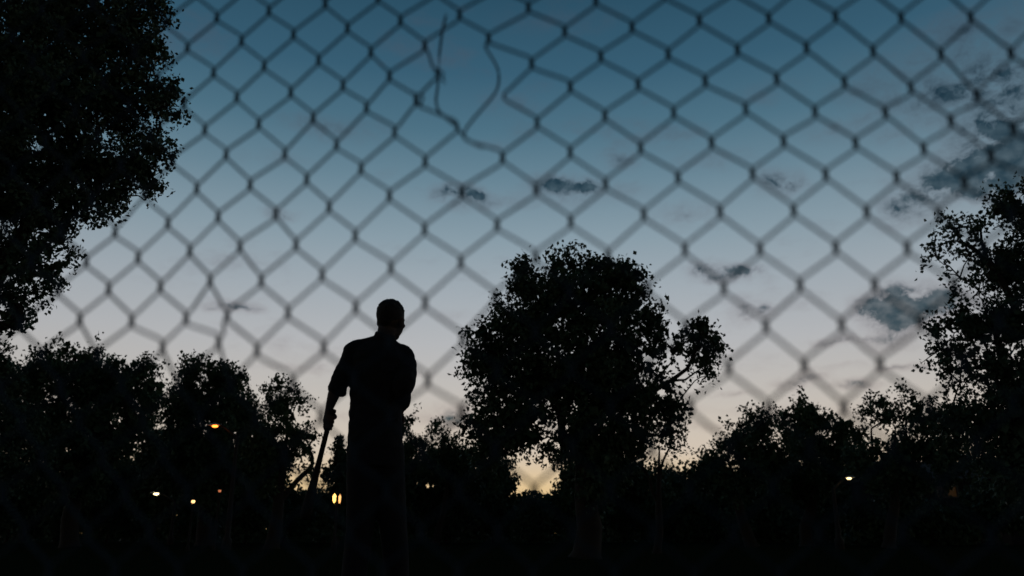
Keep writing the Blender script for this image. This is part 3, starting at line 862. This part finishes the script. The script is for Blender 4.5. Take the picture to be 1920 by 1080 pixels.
# baseball bat, knob end up in the hand
prof = [(.004, -.005), (.024, 0), (.025, .012), (.015, .03), (.0135, .08), (.014, .22), (.016, .32), (.021, .42), (.027, .50), (.029, .56), (.029, .60), (.024, .622), (.010, .628)]
q = Vector((0, 0, 1)).rotation_difference(ba)
start = bat_a - ba * .04
broot = empty('baseball_bat', start, 'dark baseball bat hanging down from the left hand of the man', 'bat')
broot.rotation_mode = 'QUATERNION'; broot.rotation_quaternion = q
bm_obj('barrel', lathe([p for p in prof if p[1] >= .22], 20), M_WOOD, broot, True)
bm_obj('grip', lathe([(r * 1.06, z) for r, z in prof if .03 <= z <= .22], 16), M_TAPE, broot, True)
bm_obj('knob', lathe([p for p in prof if p[1] <= .03], 18), M_WOOD, broot, True)

# ------------------------------------------------------------------ chain link fence
KN = {(-1,-1):(1322,152),(1,-1):(1456,148),(3,-1):(1583,155),(5,-1):(1708,165),(7,-1):(1832,180),(-3,-1):(1196,158),(-5,-1):(1069,163),(-7,-1):(947,180),
(-2,0):(1263,211),(0,0):(1398,204),(2,0):(1528,210),(4,0):(1660,212),(6,0):(1783,228),(8,0):(1900,243),(-4,0):(1134,217),(-6,0):(1007,230),(-8,0):(856,238),
(-7,1):(942,295),(-5,1):(1069,285),(-3,1):(1201,277),(-1,1):(1334,268),(1,1):(1469,265),(3,1):(1604,269),(5,1):(1732,280),(7,1):(1858,293),
(-6,2):(1005,355),(-4,2):(1135,345),(-2,2):(1271,333),(0,2):(1411,326),(2,2):(1548,328),(4,2):(1681,333),(6,2):(1808,343),(-8,2):(866,360),
(-10,2):(730,366),(-9,1):(797,302),(-9,-1):(780,188),(-10,0):(740,247),(-11,-1):(687,201),(-12,0):(631,270),(-11,1):(677,315),(-10,-2):(730,142),(-12,-2):(643,159),
(-13,-1):(587,220),(-13,1):(575,335),(-14,0):(534,287),(-12,2):(617,387),(-14,-2):(545,172),(-15,-1):(485,231),(-16,-2):(444,181),(-16,0):(424,288),(-17,-1):(384,242),(-18,-2):(345,194),
(-17,1):(369,352),(-15,1):(469,345),(-14,2):(517,400),(-16,2):(409,405),(-18,2):(315,417),(-20,2):(216,433),(-8,-2):(818,138),
(-19,3):(259,481),(-17,3):(356,469),(-15,3):(450,461),(-13,3):(555,457),(-11,3):(666,441),(-9,3):(796,429),(-7,3):(932,421),(-5,3):(1070,415),(-3,3):(1207,402),(-1,3):(1350,397),(1,3):(1488,395),(3,3):(1625,398),
(-21,3):(162,488),(-20,4):(204,540),(-18,4):(301,536),(-16,4):(394,525),(-14,4):(490,525),(-12,4):(604,514),(-10,4):(733,501),(-8,4):(864,491),(-6,4):(1004,481),(-2,4):(1284,468),(0,4):(1425,467),(2,4):(1567,465),(4,4):(1701,466),
(-22,4):(109,542),(-21,5):(150,597),(-19,5):(247,600),(-17,5):(349,595),(-15,5):(426,590),(-13,5):(540,585),(-11,5):(667,575),(-9,5):(797,567),(-1,5):(1357,540),(1,5):(1500,535),(3,5):(1640,535),
(-18,6):(305,650),(-16,6):(410,640),(-14,6):(482,655),(-12,6):(607,650),(-8,6):(867,635),(0,6):(1436,612),(2,6):(1578,610),
(-9,7):(802,712),(-13,7):(549,714),(-1,7):(1366,690),(1,7):(1508,686),(3,7):(1650,684),(2,8):(1582,765)}
FD, FPSI, FK, FU, FV, FRHO = .790, -.161, 1.061, .241, .419, -.007
cell = .036
ex = np.array([math.cos(FPSI), math.sin(FPSI), 0.0]); ez = np.array([0, 0, 1.0]); en = np.cross(ex, ez)   # en: away from or towards camera
forg = np.array([0, FD, CAM_H])


def flat_uv(c, r):
    u, v_ = c * cell, -r * cell * FK
    cc, ss = math.cos(FRHO), math.sin(FRHO)
    return np.array([cc * u - ss * v_ + FU, ss * u + cc * v_ + FV])


def pix_uv(px, py):
    d = np.array(ray(px, py)); o_ = np.array([0, 0, CAM_H])
    t_ = np.dot(forg - o_, en) / np.dot(d, en)
    p = o_ + d * t_ - forg
    return np.array([p @ ex, p[2]])


keys = np.array(list(KN.keys()), float)
res = np.array([pix_uv(*KN[k]) - flat_uv(*k) for k in KN])


def knot_uv(c, r):
    if (c, r) in KN: return pix_uv(*KN[(c, r)])
    d2 = ((keys - np.array([c, r])) ** 2).sum(1)
    wg = 1 / (d2 + .5) ** 1.5
    near = math.sqrt(d2.min())
    rs = (wg[:, None] * res).sum(0) / wg.sum() * math.exp(-max(0, near - 2) / 7)
    h_ = np.random.default_rng(abs(hash((c * 131 + r * 17)))).normal(0, .0009, 2)
    return flat_uv(c, r) + rs + h_


def sstep(a, b, x):
    x = min(1, max(0, (x - a) / (b - a))); return x * x * (3 - 2 * x)


def bulge(u, v_):
    # around the tear the mesh is pushed out, away from the camera
    return .17 * sstep(.12, .48, v_) * (1 - sstep(.85, 1.42, v_)) * (1 - sstep(.75, 1.35, abs(u)))


def F3(uv, nn=0.0):
    p = forg + ex * uv[0] + ez * uv[1]
    c0_ = np.array([0, 0, CAM_H]); q_ = p - c0_
    return c0_ + q_ * (1 + bulge(*uv) / abs(q_ @ en)) + en * nn


def off_fence(px, py, back):
    d = np.array(ray(px, py)); o_ = np.array([0, 0, CAM_H])
    return o_ + d * (np.dot(forg - en * (back + bulge(*pix_uv(px, py))) - o_, en) / np.dot(d, en))


PB = {(-8, -8, 0): .0, (-8, -7, -1): .10, (-8, -8, -2): .14}
froot = empty('chain_link_fence', (0, FD, 0), 'chain link fence close to the camera with a torn gap in the mesh at top', 'fence')
fo = np.array([0, FD, 0])
WR = .0019
override = {(-8, -8, 0): (868, 255), (-8, -7, -1): (930, 172), (-8, -8, -2): (934, 132)}   # wire, column, row: pulled out of the mesh
RT, RB = -37, 20
C0, C1 = -48, 34
for wc in range(C0, C1):
    pts = []
    for r in range(RT, RB + 1):
        c = wc if (wc + r) % 2 == 0 else wc + 1
        pulled = (wc, c, r) in override
        uv = pix_uv(*override[(wc, c, r)]) if pulled else knot_uv(c, r)
        z_ = CAM_H + uv[1]
        if z_ < .03 or z_ > 1.92: continue
        sgn_ = -1 if c == wc else 1               # bend lies on this side of the knot centre
        down = 1 if c == wc else -1
        e_ = .0017
        if pulled:
            pts.append(off_fence(*override[(wc, c, r)], PB[(wc, c, r)])); continue
        # coming down: before the knot one layer, after it the other
        lay = e_ * down
        pts.append(F3(uv + np.array([-sgn_ * .0042, .0085]), -lay))
        pts.append(F3(uv + np.array([sgn_ * .0004, .0048]), -lay))
        pts.append(F3(uv + np.array([sgn_ * .0016, .0]), 0))
        pts.append(F3(uv + np.array([sgn_ * .0004, -.0048]), lay))
        pts.append(F3(uv + np.array([-sgn_ * .0042, -.0085]), lay))
    pts = np.array(pts)
    # light smoothing by inserting points
    P_ = []
    for i in range(len(pts) - 1):
        p0, p1, p2, p3 = pts[max(i - 1, 0)], pts[i], pts[i + 1], pts[min(i + 2, len(pts) - 1)]
        nsub = 5 if np.linalg.norm(p2 - p1) > .012 else 2
        for s_ in range(nsub):
            t_ = s_ / nsub
            m0, m1 = (p2 - p0) * .5, (p3 - p1) * .5
            lim = np.linalg.norm(p2 - p1)
            for m_ in (m0, m1):
                l_ = np.linalg.norm(m_)
                if l_ > lim: m_ *= lim / l_
            P_.append((2 * t_**3 - 3 * t_**2 + 1) * p1 + (t_**3 - 2 * t_**2 + t_) * m0 + (-2 * t_**3 + 3 * t_**2) * p2 + (t_**3 - t_**2) * m1)
    P_.append(pts[-1])
    T_ = Tubes(); T_.add(np.array(P_) - fo, WR, 6)
    T_.build('wire', M_WIRE, froot)
# loose broken strand hanging in the gap
lp = [off_fence(x, y, b_) for x, y, b_ in ((836, 30, .02), (829, 60, .08), (824, 100, .13), (823, 140, .14), (820, 168, .12), (817, 190, .09), (822, 208, .05), (836, 221, .02), (852, 233, .0), (862, 246, -.003), (870, 257, -.004), (884, 267, -.003), (905, 276, -.003))]
T_ = Tubes(); T_.add(np.array(lp) - fo, WR, 6); tag(T_.build('loose_wire', M_WIRE, froot), 'broken strand hanging in the torn gap')
lp = [F3(pix_uv(x, y), n_) for x, y, n_ in ((777, 176, .003), (781, 183, .006), (792, 180, .007), (796, 188, .006), (790, 197, .004), (781, 194, .002), (778, 186, .002), (786, 180, .004))]
T_ = Tubes(); T_.add(np.array(lp) - fo, WR, 6); T_.build('wire_tie', M_WIRE, froot)
lp = [F3(pix_uv(x, y), n_) for x, y, n_ in ((815, 140, .003), (824, 136, .006), (833, 142, .005), (830, 150, .003), (835, 156, .002))]
T_ = Tubes(); T_.add(np.array(lp) - fo, WR * .9, 6); T_.build('wire_tie', M_WIRE, froot)
u0_, u1_ = flat_uv(C0, 0)[0], flat_uv(C1, 0)[0]
for u_ in (u0_ - .03, u1_ + .03):
    p = F3((u_, 0)); bm = lathe([(.03, -.05), (.03, 1.97), (.036, 1.975), (.03, 2.0), (.01, 2.02)], 16)
    bmesh.ops.translate(bm, vec=(p[0], p[1] - FD, 0), verts=bm.verts)
    bm_obj('post', bm, M_POST, froot, True)
T_ = Tubes(); T_.add(np.array([F3((u0_ - .03, 1.93 - CAM_H)), F3((0, 1.93 - CAM_H)), F3((u1_ + .03, 1.93 - CAM_H))]) - fo, .021, 14); T_.build('top_rail', M_POST, froot)
print('tris', sum(len(o.data.polygons) for o in bpy.data.objects if o.type == 'MESH'))
